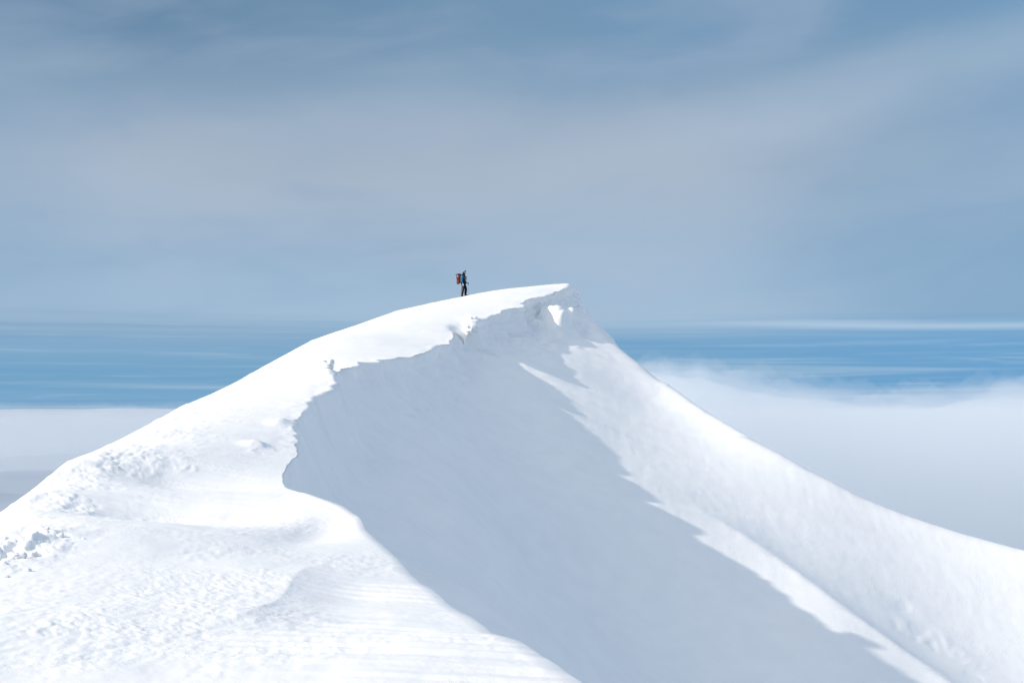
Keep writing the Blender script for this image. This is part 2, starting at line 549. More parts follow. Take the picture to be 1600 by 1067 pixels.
inl = sstep(0, 0.8, -off) * isL
disp += on(inl, lambda x, y, z: (0.022 + 0.02 * (1 - sstep(25, 40, y))) * fbm(x / 1.6, y / 3.2, octaves=4, seed=11))
# wind crust with a feathery grain on the near snow
near = isL * (1 - sstep(20, 45, YY))
disp += on(near, lambda x, y, z: (0.0015 + 0.006 * sstep(-0.15, 0.45, fbm(x / 1.4, y / 3.0, octaves=3, seed=15))) * fbm(x / 0.07, y / 0.20, octaves=3, seed=12))
frost = isL * gauss(-3.1, 12.5, 1.2, 5.0) * (1 - 0.8 * sstep(-0.05, 0.15, X - (-2.32 + 0.12 * np.sin((YY - 11) * 0.8))))
disp += on(frost, lambda x, y, z: 0.020 * np.abs(fbm((x + 0.35 * y) / 0.09, (y - 0.5 * x) / 0.34, octaves=3, seed=13)) * sstep(-0.3, 0.4, fbm(x / 0.6, y / 1.2, octaves=2, seed=14)))
# flat wind ripples (sastrugi) running across the shoulder
sas = isL * sstep(-2.5, -1.5, X + 0.05 * (YY - 12)) * (1 - sstep(16, 22, YY)) * sstep(5, 7, YY)
def sas_f(x, y, z):
    ph = y / 0.52 + 0.16 * x + 0.9 * fbm(x / 2.4, y / 1.3, octaves=2, seed=21)
    r = ph - np.floor(ph)
    saw = np.where(r < 0.3, r / 0.3, (1 - r) / 0.7) - 0.5         # short rise, slow drop
    k = sstep(-0.35, 0.5, fbm(x / 1.5, y / 0.5, octaves=2, seed=22))
    fine = fbm(x / 0.5, y / 0.10, octaves=3, seed=23)
    return 0.036 * saw * k + 0.005 * fine
sas = sas * (1 - 0.9 * gauss(-1.95, 13.6, 0.45, 3.2))
disp += on(sas, sas_f)
# low drift with a lee step, the dimple behind the shoulder
lee_x = -2.32 + 0.12 * np.sin((YY - 11) * 0.8)
lee = isL * sstep(10.6, 12.2, YY) * (1 - sstep(15.5, 18.5, YY))
t_ = X - lee_x
disp += lee * 0.06 * np.where(t_ < 0, np.exp(t_ / 0.9), np.exp(-t_ / 0.30)) - lee * 0.02 * np.exp(-((t_ - 0.6) / 0.4) ** 2)
disp -= isL * 0.11 * gauss(-3.0, 22.2, 0.42, 2.4)
disp -= isL * 0.05 * gauss(-4.6, 17, 1.4, 1.6)
# crusted clods along the windward crest
xs_row = np.interp(ys, sil3[:, 1], sil3[:, 0])[:, None]
tc_ = X - xs_row
crest_m = isL * sstep(19, 23, YY) * (1 - sstep(44, 56, YY))
cl = crest_m * np.exp(-((tc_ - 0.8) / 1.25) ** 2)
patch = lambda x, y: sstep(-0.25, 0.35, fbm(x / 0.9, y / 2.2, octaves=2, seed=31))
def rubble(x, y, seed):
    """angular crust: plates of different height with sharp breaks"""
    n = fbm(x, y, octaves=4, seed=seed, gain=0.6) * 4.0
    st = np.floor(n)
    return (st + sstep(0.0, 0.18, n - st)) * 0.5 + 0.35 * fbm(x * 3.1, y * 3.1, octaves=3, seed=seed + 9, gain=0.65)


disp += on(cl, lambda x, y, z: (0.026 * rubble(x / 0.30, y / 0.62, 32) + 0.02 * clods(x / 0.11, y / 0.22, 33)) * patch(x, y))
cl2 = isL * sstep(24, 30, YY) * (1 - sstep(90, 98, YY)) * np.exp(-((tc_ - 0.3) / 0.8) ** 2)
disp += on(cl2, lambda x, y, z: 0.06 * np.maximum(fbm(x / 0.5, y / 0.9, octaves=4, seed=34, gain=0.65), -0.1))
# little chips and scoured lines across the plateau
sc_m = inl * sstep(16, 20, YY) * (1 - sstep(60, 75, YY))
disp += on(sc_m, lambda x, y, z: 0.022 * clods(x / 0.16, y / 0.4, 36) * sstep(0.28, 0.5, fbm(x / 1.6, y / 1.1, octaves=3, seed=37)))
disp += on(sc_m, lambda x, y, z: 0.022 * np.abs(fbm(x / 1.8, y / 0.45, octaves=3, seed=38)))
# trampled hollow at the left
hol = isL * gauss(-5.95, 16.4, 0.55, 1.6)
disp += on(hol, lambda x, y, z: 0.11 * rubble(x / 0.50, y / 1.1, 41) - 0.12 * clods(x / 0.30 + 5, y / 0.7, 42) + 0.03 * fbm(x / 0.12, y / 0.2, octaves=3, seed=43))
# broken lip: crumbs and knobs
lip = (isL * np.exp(off / 0.5) + isC * 0.8) * sstep(34, 38, YY) * (1 - sstep(102.5, 104, YY))
disp += on(isC * sstep(50, 60, YY) * (1 - sstep(102, 103.5, YY)), lambda x, y, z: 0.13 * fbm(x / 0.45, y / 0.7, z / 0.45, 4, 52, 0.62))
disp += on(lip, lambda x, y, z: 0.07 * fbm(x / 0.5, y / 0.6, z / 0.5, 4, 51, 0.6))
for cx, cy, h, rx, ry in [(-2.3, 79.0, .12, .25, .5), (-6.75, 52.3, .26, .3, .5), (-2.0, 80, .16, .4, .8),
                          (-6.75, 41.5, .16, .3, .5), (-6.6, 36.6, .14, .3, .4), (4.0, 101.5, .15, .6, 1)]:
    disp += (isL + isC * 0.5) * h * gauss(cx, cy, rx, ry)
# faint flutes down the shaded face, blocky rime under the summit
face = (isC + isR) * sstep(34, 40, YY) * np.exp(-np.clip(off, 0, 99) / 7.0)
disp += on(face, lambda x, y, z: 0.10 * fbm(y / 1.1, x / 6.0, octaves=4, seed=61))
bul = (isC + isR) * sstep(38, 46, YY) * np.exp(-np.clip(off - 0.8, 0, 99) / 1.6)
disp += on(bul, lambda x, y, z: 0.30 * fbm((y - x) / 2.4, z / 2.6, octaves=3, seed=66))
run = (isC + isR) * sstep(30, 38, YY) * (1 - sstep(72, 82, YY)) * (1 - sstep(4.5, 9.5, off))
disp += on(run, lambda x, y, z: 0.45 * fbm((x + y) / 9.0, (x - y) / 16.0, octaves=2, seed=67) + 0.20 * fbm((y - 0.35 * x) / 2.2, (x + 0.35 * y) / 9.0, octaves=3, seed=64) - 0.10 * sstep(0.35, 0.6, fbm((y - 0.2 * x) / 0.7, (x + 0.2 * y) / 14.0, octaves=2, seed=65)))
tipm = (isC + isR) * sstep(76, 84, YY) * (1 - sstep(103, 105, YY)) * np.exp(-np.clip(off - 2.4, 0, 99) / 0.8)
disp += on(tipm, lambda x, y, z: 0.34 * fbm(x / 0.8, y / 0.9, z / 0.7, 4, 62, 0.62) + 0.12 * np.abs(vnoise(x / 0.4, y / 0.4, z / 0.4, 63)))
# wing of the bowl: grained upper slope, slab cracks low on the right
flt = isC * sstep(36, 42, YY) * (1 - sstep(98, 102, YY))
disp += on(flt, lambda x, y, z: 0.10 * fbm((y - 0.6 * x) / 0.7, z / 3.5, octaves=3, seed=68, gain=0.6))
wg = isR * sstep(58, 64, YY) * sstep(2.0, 4.5, off)
disp += on(wg, lambda x, y, z: 0.016 * fbm(x / 0.35, y / 1.0, octaves=4, seed=71, gain=0.65))
wl = isR * sstep(3, 8, off)
disp += on(wl, lambda x, y, z: 0.012 * fbm(x / 3.5, y / 6.0, octaves=2, seed=72))
ck = isR * gauss(19.5, 63.0, 4.5, 5.0)
def crack_f(x, y, z):
    n = fbm((x - 0.4 * y) / 2.6, (y + 0.4 * x) / 5.0, octaves=4, seed=73, gain=0.55)
    k = n * 3.2
    st = np.floor(k) + sstep(0.0, 0.12, k - np.floor(k))
    gate = sstep(-0.1, 0.3, fbm(x / 2.5 + 9, y / 2.5, octaves=2, seed=74))
    return 0.034 * st * gate
disp += on(ck, crack_f)
Pn = np.stack([X, YY, Z], -1) + N * disp[..., None]
X, YY, Z = Pn[..., 0], Pn[..., 1], Pn[..., 2]


def mesh_grid(name, X, Y, Z, flip=False, wrap=False):
    r, c = X.shape
    me = bpy.data.meshes.new(name)
    me.vertices.add(r * c)
    me.vertices.foreach_set('co', np.stack([X, Y, Z], -1).astype(np.float32).ravel())
    i = np.arange(r * c).reshape(r, c)
    if wrap:
        i = np.hstack([i, i[:, :1]])
    q = np.stack([i[:-1, :-1], i[:-1, 1:], i[1:, 1:], i[1:, :-1]], -1).reshape(-1, 4)
    if flip:
        q = q[:, ::-1]
    me.loops.add(q.size)
    me.polygons.add(len(q))
    me.loops.foreach_set('vertex_index', q.astype(np.int32).ravel())
    me.polygons.foreach_set('loop_start', (np.arange(len(q)) * 4).astype(np.int32))
    me.polygons.foreach_set('loop_total', np.full(len(q), 4, np.int32))
    me.polygons.foreach_set('use_smooth', np.ones(len(q), bool))
    me.update()
    me.validate()
    return me


def new_mat(name):
    m = bpy.data.materials.new(name)
    m.use_nodes = True
    return m, NT(m.node_tree)


def snow_material():
    m, t = new_mat("snow")
    tc = t.n('ShaderNodeTexCoord')
    o = tc.outputs['Object']
    col = t.mix(t.smooth(t.noise(o, 0.9, 4), 0.3, 0.7), (0.915, 0.915, 0.915, 1), (0.945, 0.943, 0.935, 1))
    b = t.n('ShaderNodeBsdfPrincipled')
    t.l(col, b.inputs['Base Color'])
    b.inputs['Roughness'].default_value = 0.65
    b.inputs['Specular IOR Level'].default_value = 0.25
    g1 = t.noise(o, 9.0, 5, 0.65)
    g2 = t.noise(o, 55.0, 3, 0.6)
    bp = t.n('ShaderNodeBump')
    bp.inputs['Strength'].default_value = 0.5
    bp.inputs['Distance'].default_value = 0.03
    t.l(t.smooth(t.noise(o, 0.55, 3), 0.35, 0.68, 0.12, 0.6), bp.inputs['Strength'])
    t.l(t.math('ADD', g1, t.math('MULTIPLY', g2, 0.2)), bp.inputs['Height'])
    t.l(bp.outputs[0], b.inputs['Normal'])
    out = t.n('ShaderNodeOutputMaterial')
    t.l(b.outputs[0], out.inputs[0])
    return m


M_SNOW = snow_material()
me = mesh_grid("snow_ridge", X, YY, Z)
me.materials.append(M_SNOW)
ridge = bpy.data.objects.new("snow_ridge", me)
sc.collection.objects.link(ridge)
ridge["kind"] = "structure"
#REST
# ------------------------------------------------------------------ sea of cloud far below and the mist behind the wing
def cloud_mat(name, col):
    m, t = new_mat(name)
    d = t.n('ShaderNodeBsdfDiffuse')
    tc = t.n('ShaderNodeTexCoord')
    mp = t.n('ShaderNodeMapping')
    mp.inputs['Scale'].default_value = (1 / 7000, 1 / 9000, 1 / 7000)
    t.l(tc.outputs['Object'], mp.inputs['Vector'])
    n = t.noise(mp.outputs[0], 1.0, 7, 0.55, 0.1)
    t.l(t.mix(t.smooth(n, 0.35, 0.72), tuple(c * 0.88 for c in col[:3]) + (1,), (0.74, 0.78, 0.84, 1)), d.inputs[0])
    d.inputs[1].default_value = 1.0
    tr = t.n('ShaderNodeBsdfTranslucent')
    tr.inputs[0].default_value = col
    mx = t.n('ShaderNodeMixShader')
    mx.inputs[0].default_value = 0.25
    t.l(d.outputs[0], mx.inputs[1]); t.l(tr.outputs[0], mx.inputs[2])
    out = t.n('ShaderNodeOutputMaterial')
    t.l(mx.outputs[0], out.inputs[0])
    return m


rr = np.geomspace(40, 150000, 420)
aa = np.linspace(0, 2 * np.pi, 901)[:-1]
RR, AA = np.meshgrid(rr, aa, indexing='ij')
CX, CY = RR * np.sin(AA), RR * np.cos(AA)
def cell(scale):                                                # relief finer than the grid is left out
    return 1 - sstep(0.15 * scale, 0.5 * scale, RR * 0.02)
CZ = -330 + 130 * fbm(CX / 2600, CY / 2600, octaves=2, seed=81) * cell(2600) + 42 * fbm(CX / 700, CY / 700, octaves=3, seed=82) * cell(600) \
    + 7 * fbm(CX / 160, CY / 160, octaves=3, seed=83) * cell(160)
CZ += 150 * fbm(CX / 14000, CY / 14000, octaves=3, seed=85, gain=0.6) * cell(14000)
CZ += 90 * np.clip(fbm(CX / 5000, CY / 5000, octaves=3, seed=84), 0, 1) ** 2 * cell(4000)
me = mesh_grid("cloud_sea", CX, CY, CZ, wrap=True)
me.materials.append(cloud_mat("cloud_top", (0.60, 0.66, 0.74, 1)))
cs = bpy.data.objects.new("cloud_sea", me)
sc.collection.objects.link(cs)
cs["kind"] = "structure"

TOPS = np.array([(600, 640), (900, 600), (985, 578), (1010, 566), (1040, 566), (1060, 574), (1090, 572), (1115, 582), (1140, 588), (1180, 592), (1230, 603), (1290, 608), (1350, 611),
                 (1430, 612), (1500, 609), (1545, 600), (1570, 596), (1620, 599), (1700, 604), (1900, 600), (2300, 620), (2800, 640)], float)


def mist(name, Yc, half, dens, lift, seed, lump, puff=0.22, k=1.0, tops=TOPS, col=(0.93, 0.966, 0.995, 1)):
    """closed lumpy body of mist around the distance Yc; k scales it as a whole"""
    nx, na = 900, 44
    a0, a1 = tops[0, 0], tops[-1, 0]
    px = np.linspace(a0, a1, nx)
    xs = (px - 800) / F * Yc
    top = (HY - np.interp(px, tops[:, 0], tops[:, 1])) / F * Yc + lift * k
    ang = np.linspace(0, 2 * np.pi, na + 1)[:-1]
    Xg, A = np.meshgrid(xs, ang, indexing='ij')
    T = np.broadcast_to(top[:, None], Xg.shape)
    bottom = -95.0 * k
    env = np.sqrt(np.clip(np.sin(np.pi * np.clip((px - a0) / (a1 - a0), 0.0005, 0.9995)), 0, 1))[:, None] ** 0.5
    Yg = Yc + half * k * np.cos(A) * env
    up = np.sin(A)
    Zg = np.where(up > 0, (T - 10 * k) + 10 * k * up * 1.0, (T - 10 * k) + (T - 10 * k - bottom) * up)
    n = fbm(Xg / lump / k, (Yg + Zg) / lump / k, octaves=5, seed=seed, gain=0.6)
    Zg = Zg + np.clip(up + 0.3, 0, 1) * n * lump * puff * k
    me = mesh_grid(name, Xg, Yg, Zg, wrap=True)
    bm = bmesh.new(); bm.from_mesh(me)
    bmesh.ops.holes_fill(bm, edges=[e for e in bm.edges if e.is_boundary], sides=0)
    bmesh.ops.recalc_face_normals(bm, faces=bm.faces)
    bm.to_mesh(me); bm.free()
    m, t = new_mat(name)
    pv = t.n('ShaderNodeVolumePrincipled')
    pv.inputs['Color'].default_value = col
    pv.inputs['Density'].default_value = dens / k
    pv.inputs['Anisotropy'].default_value = 0.2
    out = t.n('ShaderNodeOutputMaterial')
    t.l(pv.outputs[0], out.inputs[1])
    me.materials.append(m)
    o = bpy.data.objects.new(name, me)
    sc.collection.objects.link(o)
    o["kind"] = "stuff"
    return o


LOW = np.array([(-700, 650), (-100, 638), (0, 639), (60, 636), (120, 638), (180, 635), (260, 636), (330, 638), (420, 637), (560, 638), (700, 655)], float)
mist("cloud_bank", 11000, 60, 0.012, -0.4, 95, 12.0, 0.09, 33.0, LOW, (0.78, 0.84, 0.89, 1))
mist("cloud_bank", 7500, 24, 0.014, -2.0, 96, 9.0, 0.34, 23.0, LOW, (0.80, 0.86, 0.91, 1))
mist("cloud_bank", 10200, 16, 0.010, 1.0, 97, 9.0, 0.30, 31.0, LOW, (0.86, 0.91, 0.95, 1))
mist("mist_bank", 335, 60, 0.022, -3.0, 91, 9.0)
mist("mist_bank", 322, 22, 0.020, -0.8, 92, 7.0, 0.5)
mist("mist_bank", 330, 16, 0.016, 0.6, 93, 9.0, 0.55)
mist("mist_bank", 326, 12, 0.014, 1.8, 94, 12.0, 0.5)

# ------------------------------------------------------------------ materials of the figure
def cloth(name, col, rough=0.8, bump=0.0):
    m, t = new_mat(name)
    b = t.n('ShaderNodeBsdfPrincipled')
    tc = t.n('ShaderNodeTexCoord')
    c2 = tuple(x * 0.7 for x in col[:3]) + (1,)
    t.l(t.mix(t.noise(tc.outputs['Object'], 12, 3), c2, (*col[:3], 1)), b.inputs['Base Color'])
    b.inputs['Roughness'].default_value = rough
    b.inputs['Specular IOR Level'].default_value = 0.15
    out = t.n('ShaderNodeOutputMaterial')
    t.l(b.outputs[0], out.inputs[0])
    return m


M = dict(skin=cloth("skin", (0.62, 0.36, 0.28)), blue=cloth("blue_fabric", (0.02, 0.15, 0.30)), dark=cloth("dark_fabric", (0.006, 0.010, 0.020)),
         teal=cloth("dark_teal_fabric", (0.01, 0.03, 0.045)), white=cloth("white_fabric", (0.82, 0.83, 0.85)), red=cloth("red_fabric", (0.19, 0.026, 0.02)),
         orange=cloth("orange_fabric", (0.27, 0.055, 0.014)), grey=cloth("grey_fabric", (0.33, 0.42, 0.46)), black=cloth("black_rubber", (0.01, 0.01, 0.012), 0.5),
         metal=cloth("light_metal", (0.65, 0.66, 0.68), 0.35), boot=cloth("boot_leather", (0.02, 0.02, 0.024), 0.6))


def link(name, me, mat, parent=None):
    me.name = name
    me.materials.clear()
    me.materials.append(mat)
    for p in me.polygons:
        p.use_smooth = True
    o = bpy.data.objects.new(name, me)
    sc.collection.objects.link(o)
    o.parent = parent
    return o


def skin(name, verts, edges, mat, parent=None, root=0, sub=2):
    """one continuous tapered surface grown round a skeleton; verts = (x, y, z, radius or (rx, ry))"""
    me = bpy.data.meshes.new(name)
    me.from_pydata([v[:3] for v in verts], edges, [])
    o = bpy.data.objects.new(name, me)
    sc.collection.objects.link(o)
    o.modifiers.new('s', 'SKIN').use_smooth_shade = True
    for i, v in enumerate(verts):
        r = v[3]
        me.skin_vertices[0].data[i].radius = r if isinstance(r, tuple) else (r, r)
        me.skin_vertices[0].data[i].use_root = (i == root)
    md = o.modifiers.new('d', 'SUBSURF')
    md.levels = md.render_levels = sub
    dg = bpy.context.evaluated_depsgraph_get()
    m2 = bpy.data.meshes.new_from_object(o.evaluated_get(dg))
    bpy.data.objects.remove(o)
    return link(name, m2, mat, parent)


def ball(name, c, r, mat, parent, seg=20, cut=None, rot=0):
    bm = bmesh.new()
    bmesh.ops.create_uvsphere(bm, u_segments=seg, v_segments=seg // 2, radius=1)
    if cut is not None:
        bmesh.ops.delete(bm, geom=[v for v in bm.verts if v.co.z < cut], context='VERTS')
        bmesh.ops.holes_fill(bm, edges=[e for e in bm.edges if e.is_boundary], sides=0)
    bmesh.ops.transform(bm, matrix=Matrix.Translation(c) @ Matrix.Rotation(rot, 4, 'Y') @ Matrix.Diagonal((*r, 1)), verts=bm.verts)
    me = bpy.data.meshes.new(name)
    bm.to_mesh(me); bm.free()
    return link(name, me, mat, parent)


def rbox(name, c, s, mat, parent, bev=0.03, taper=1.0, lean=0.0):
    bm = bmesh.new()
    bmesh.ops.create_cube(bm, size=1)
    for v in bm.verts:
        k = taper if v.co.z > 0 else 1
        v.co = Vector((v.co.x * s[0] * k + lean * v.co.z, v.co.y * s[1] * k, v.co.z * s[2]))
    bmesh.ops.bevel(bm, geom=list(bm.edges), offset=bev, segments=3, profile=0.6, affect='EDGES')
    bmesh.ops.translate(bm, vec=c, verts=bm.verts)
    me = bpy.data.meshes.new(name)
    bm.to_mesh(me); bm.free()
    return link(name, me, mat, parent)


def rod(name, pts, radii, mat, parent, seg=10):
    bm = bmesh.new()
    rings = []
    P = [Vector(p) for p in pts]
    for i, p in enumerate(P):
        d = (P[min(i + 1, len(P) - 1)] - P[max(i - 1, 0)]).normalized()
        u = d.cross(Vector((0.31, 0.9, 0.2))).normalized()
        w = d.cross(u)
        rings.append([bm.verts.new(p + (u * math.cos(2 * math.pi * k / seg) + w * math.sin(2 * math.pi * k / seg)) * radii[i]) for k in range(seg)])
    for a, b in zip(rings[:-1], rings[1:]):
        for k in range(seg):
            bm.faces.new((a[k], a[(k + 1) % seg], b[(k + 1) % seg], b[k]))
    bm.faces.new(rings[0][::-1]); bm.faces.new(rings[-1])
    bmesh.ops.recalc_face_normals(bm, faces=bm.faces)
    me = bpy.data.meshes.new(name)
    bm.to_mesh(me); bm.free()
    return link(name, me, mat, parent)


def empty(name, loc, rz=0.0):
    o = bpy.data.objects.new(name, None)
    sc.collection.objects.link(o)
    o.location = loc
    o.rotation_euler = (0, 0, rz)
    o.empty_display_size = 0.2
    return o


def tag(o, label, cat, group=None):
    o["label"] = label
    o["category"] = cat
    if group:
        o["group"] = group


def ground(x, y):
    """height of the finished ridge surface at a spot of the plateau"""
    i = int(np.argmin(np.abs(ys - y)))
    r = slice(max(i - 6, 0), i + 7)
    d = (X[r, :nL] - x) ** 2 + (YY[r, :nL] - y) ** 2
    k = np.argsort(d.ravel())[:4]
    return float(np.mean(Z[r, :nL].ravel()[k]))


# ------------------------------------------------------------------ the climber: faces right, weight on the rear leg, front knee bent
PX, PY_ = float(at(724.6, 463, 97)[0]), 97.0
gz = ground(PX, PY_)
g_b = ground(PX - 0.13, PY_ - 0.1) - gz          # under the rear foot
g_f = ground(PX + 0.12, PY_ + 0.1) - gz          # under the front foot
BASE = Vector((PX, PY_, gz - 0.015))
g_b += 0.0; g_f += 0.0
hip, chest = (-0.015, 0, 0.93), (-0.04, 0, 1.30)
SHr, SHl = (-0.05, -0.185, 1.40), (-0.03, 0.185, 1.40)
ELr, ELl = (-0.09, -0.25, 1.10), (0.0, 0.26, 1.12)
WRr, WRl = (-0.01, -0.25, 0.86), (0.17, 0.20, 0.96)
KNr, KNl = (-0.04, -0.10, 0.50 + g_b), (0.13, 0.11, 0.51 + g_f)
ANr, ANl = (-0.11, -0.11, 0.10 + g_b), (0.09, 0.11, 0.10 + g_f)
verts = [(*hip, (0.13, 0.10)), (-0.03, 0, 1.12, (0.12, 0.10)), (*chest, (0.14, 0.10)), (-0.02, 0, 1.44, 0.055), (0.02, 0, 1.52, 0.052),
         (0.035, 0, 1.60, (0.075, 0.085)), (0.045, 0, 1.70, (0.078, 0.092)),
         (*SHr, 0.052), (*ELr, 0.041), (*WRr, 0.028), (WRr[0] + 0.01, WRr[1], WRr[2] - 0.06, 0.026),
         (*SHl, 0.052), (*ELl, 0.041), (*WRl, 0.028), (WRl[0] + 0.06, WRl[1], WRl[2] - 0.02, 0.026),
         (-0.02, -0.09, 0.88, 0.085), (*KNr, 0.056), (*ANr, 0.04), (ANr[0] + 0.12, ANr[1], ANr[2] - 0.045, 0.03),
         (0.0, 0.09, 0.88, 0.085), (*KNl, 0.056), (*ANl, 0.04), (ANl[0] + 0.12, ANl[1], ANl[2] - 0.045, 0.03),
         (0.125, 0, 1.615, 0.018)]
edges = [(0, 1), (1, 2), (2, 3), (3, 4), (4, 5), (5, 6), (2, 7), (7, 8), (8, 9), (9, 10), (2, 11), (11, 12), (12, 13), (13, 14),
         (0, 15), (15, 16), (16, 17), (17, 18), (0, 19), (19, 20), (20, 21), (21, 22), (5, 23)]
person = skin("person", verts, edges, M['skin'])
person.location = BASE
person.rotation_euler = (0, 0, math.radians(-10))
tag(person, "climber in blue jacket and dark trousers standing on the snowy crest, facing right", "person")

P_ = person
skin("jacket", [(-0.01, 0, 0.86, (0.165, 0.135)), (-0.02, 0, 1.05, (0.155, 0.125)), (chest[0], 0, chest[2], (0.175, 0.135)), (-0.02, 0, 1.43, (0.10, 0.095)), (0, 0, 1.49, (0.07, 0.07)),
                (-0.045, -0.15, 1.375, 0.095), (-0.035, 0.15, 1.375, 0.095)],
     [(0, 1), (1, 2), (2, 3), (3, 4), (2, 5), (2, 6)], M['teal'], P_)
for SH_, EL_, WR_ in ((SHr, ELr, WRr), (SHl, ELl, WRl)):
    inner = (SH_[0], SH_[1] * 0.55, SH_[2] + 0.0)
    skin("sleeve", [(*inner, 0.098), (SH_[0], SH_[1], SH_[2] - 0.01, 0.092), (*EL_, 0.070), (*WR_, 0.05)], [(0, 1), (1, 2), (2, 3)], M['blue'], P_)
skin("trousers", [(-0.01, 0, 0.95, (0.145, 0.12)), (-0.02, -0.09, 0.86, 0.105), (*KNr, 0.10), (ANr[0], ANr[1], ANr[2] + 0.03, 0.085),
                  (0.0, 0.09, 0.86, 0.105), (*KNl, 0.10), (ANl[0], ANl[1], ANl[2] + 0.03, 0.088)],
     [(0, 1), (1, 2), (2, 3), (0, 4), (4, 5), (5, 6)], M['dark'], P_)
for A_ in (ANr, ANl):
    b_ = skin("boot", [(A_[0], A_[1], A_[2] + 0.10, 0.062), (A_[0], A_[1], A_[2] - 0.02, 0.06), (A_[0] + 0.09, A_[1], A_[2] - 0.05, 0.05), (A_[0] + 0.17, A_[1], A_[2] - 0.06, 0.042),
                       (A_[0] - 0.05, A_[1], A_[2] - 0.045, 0.048)], [(0, 1), (1, 2), (2, 3), (1, 4)], M['boot'], P_)
    rbox("sole", (A_[0] + 0.06, A_[1], A_[2] - 0.080), (0.28, 0.095, 0.045), M['black'], b_, 0.01)


def glove(wr, aim, mat, side):
    """palm, four unequal curled fingers and a thumb closed round a grip"""
    w, a = Vector(wr), Vector(aim).normalized()
    across = Vector((0, 0, 1)).cross(a)
    if across.length < 0.3:
        across = Vector((1, 0, 0))
    across.normalize()
    nrm = a.cross(across).normalized()
    vs, es = [(*w, 0.036), (*(w + a * 0.05), (0.040, 0.026)), (*(w + a * 0.09), (0.042, 0.024))], [(0, 1), (1, 2)]
    for k, ln in enumerate((0.030, 0.036, 0.033, 0.025)):
        o_ = w + a * 0.09 + across * (0.033 - 0.022 * k)
        i = len(vs)
        vs += [(*o_, 0.0125), (*(o_ + a * ln + nrm * 0.008 * side), 0.0115), (*(o_ + a * (ln + 0.012) + nrm * 0.034 * side), 0.0105), (*(o_ + a * (ln - 0.012) + nrm * 0.050 * side), 0.009)]
        es += [(2, i), (i, i + 1), (i + 1, i + 2), (i + 2, i + 3)]
    i = len(vs)
    o_ = w + a * 0.04 + across * 0.045
    vs += [(*o_, 0.015), (*(o_ + a * 0.03 + nrm * 0.03 * side), 0.013), (*(o_ + a * 0.045 + nrm * 0.05 * side - across * 0.02), 0.011)]
    es += [(1, i), (i, i + 1), (i + 1, i + 2)]
    return skin("glove", vs, es, mat, P_, sub=1)


g1 = glove(WRr, (0.10, 0.0, -1.0), M['white'], 1)
g1["label"] = "white glove"
g2 = glove(WRl, (0.9, 0.0, -0.45), M['dark'], 1)
g2["label"] = "dark glove"
# head: dark balaclava open at the face, grey cap with dark goggles pushed up
ball("balaclava", (0.020, 0, 1.595), (0.100, 0.100, 0.135), M['black'], P_)
ball("hood", (-0.045, 0, 1.50), (0.095, 0.12, 0.075), M['black'], P_)
fc = ball("face", (0.058, -0.008, 1.63), (0.082, 0.078, 0.078), M['skin'], P_)
for sy in (-1, 1):
    ball("eye", (0.132, 0.028 * sy - 0.008, 1.655), (0.008, 0.011, 0.007), M['black'], fc, 10)
ball("nose", (0.143, -0.008, 1.63), (0.018, 0.013, 0.022), M['skin'], fc, 10)
ball("mouth", (0.134, -0.008, 1.592), (0.006, 0.022, 0.006), M['red'], fc, 10)
cap = ball("cap", (0.025, 0, 1.70), (0.108, 0.105, 0.105), M['grey'], P_, 24, -0.1)
rod("cap_brim", [(0.10, -0.06, 1.715), (0.165, 0, 1.73), (0.10, 0.06, 1.715)], [0.012, 0.014, 0.012], M['dark'], cap)
gg = rbox("goggles", (0.115, 0, 1.745), (0.06, 0.16, 0.075), M['black'], P_, 0.02)

# ------------------------------------------------------------------ backpack
bp = empty("backpack", BASE + Matrix.Rotation(math.radians(-10), 3, 'Z') @ Vector((-0.33, 0, 0.80)), math.radians(-10))
tag(bp, "red and orange rucksack worn on the climber's back", "backpack")
rbox("pack_body", (0.02, 0, 0.40), (0.16, 0.27, 0.56), M['red'], bp, 0.05, 0.92, 0.03)
rbox("lower_pocket", (-0.07, 0, 0.18), (0.17, 0.28, 0.24), M['orange'], bp, 0.05)
rbox("front_pocket", (-0.09, 0, 0.45), (0.10, 0.22, 0.22), M['orange'], bp, 0.04)
rbox("top_lid", (0.0, 0, 0.72), (0.25, 0.30, 0.12), M['red'], bp, 0.045)
rbox("hip_belt", (0.30, 0, 0.17), (0.36, 0.34, 0.06), M['black'], bp, 0.02)
for sy in (-1, 1):
    rod("shoulder_strap", [(0.14, 0.11 * sy, 0.64), (0.22, 0.13 * sy, 0.72), (0.36, 0.12 * sy, 0.70), (0.485, 0.12 * sy, 0.55), (0.49, 0.13 * sy, 0.40), (0.36, 0.18 * sy, 0.26), (0.15, 0.16 * sy, 0.2)],
        [0.02] * 7, M['black'], bp)
    rod("compression_strap", [(-0.135, 0.10 * sy, 0.34), (-0.02, 0.160 * sy, 0.38), (0.13, 0.155 * sy, 0.42)], [0.008] * 3, M['black'], bp)

ax = empty("ice_axe", bp.location.copy(), math.radians(-10))
tag(ax, "dark tool strapped upright to the outer side of the red rucksack", "ice axe")
rod("shaft", [(-0.12, -0.10, 0.28), (-0.165, -0.10, 0.70)], [0.016, 0.016], M['black'], ax)
rod("head", [(-0.235, -0.10, 0.66), (-0.20, -0.10, 0.71), (-0.165, -0.10, 0.72), (-0.10, -0.10, 0.69)], [0.006, 0.016, 0.02, 0.008], M['black'], ax)

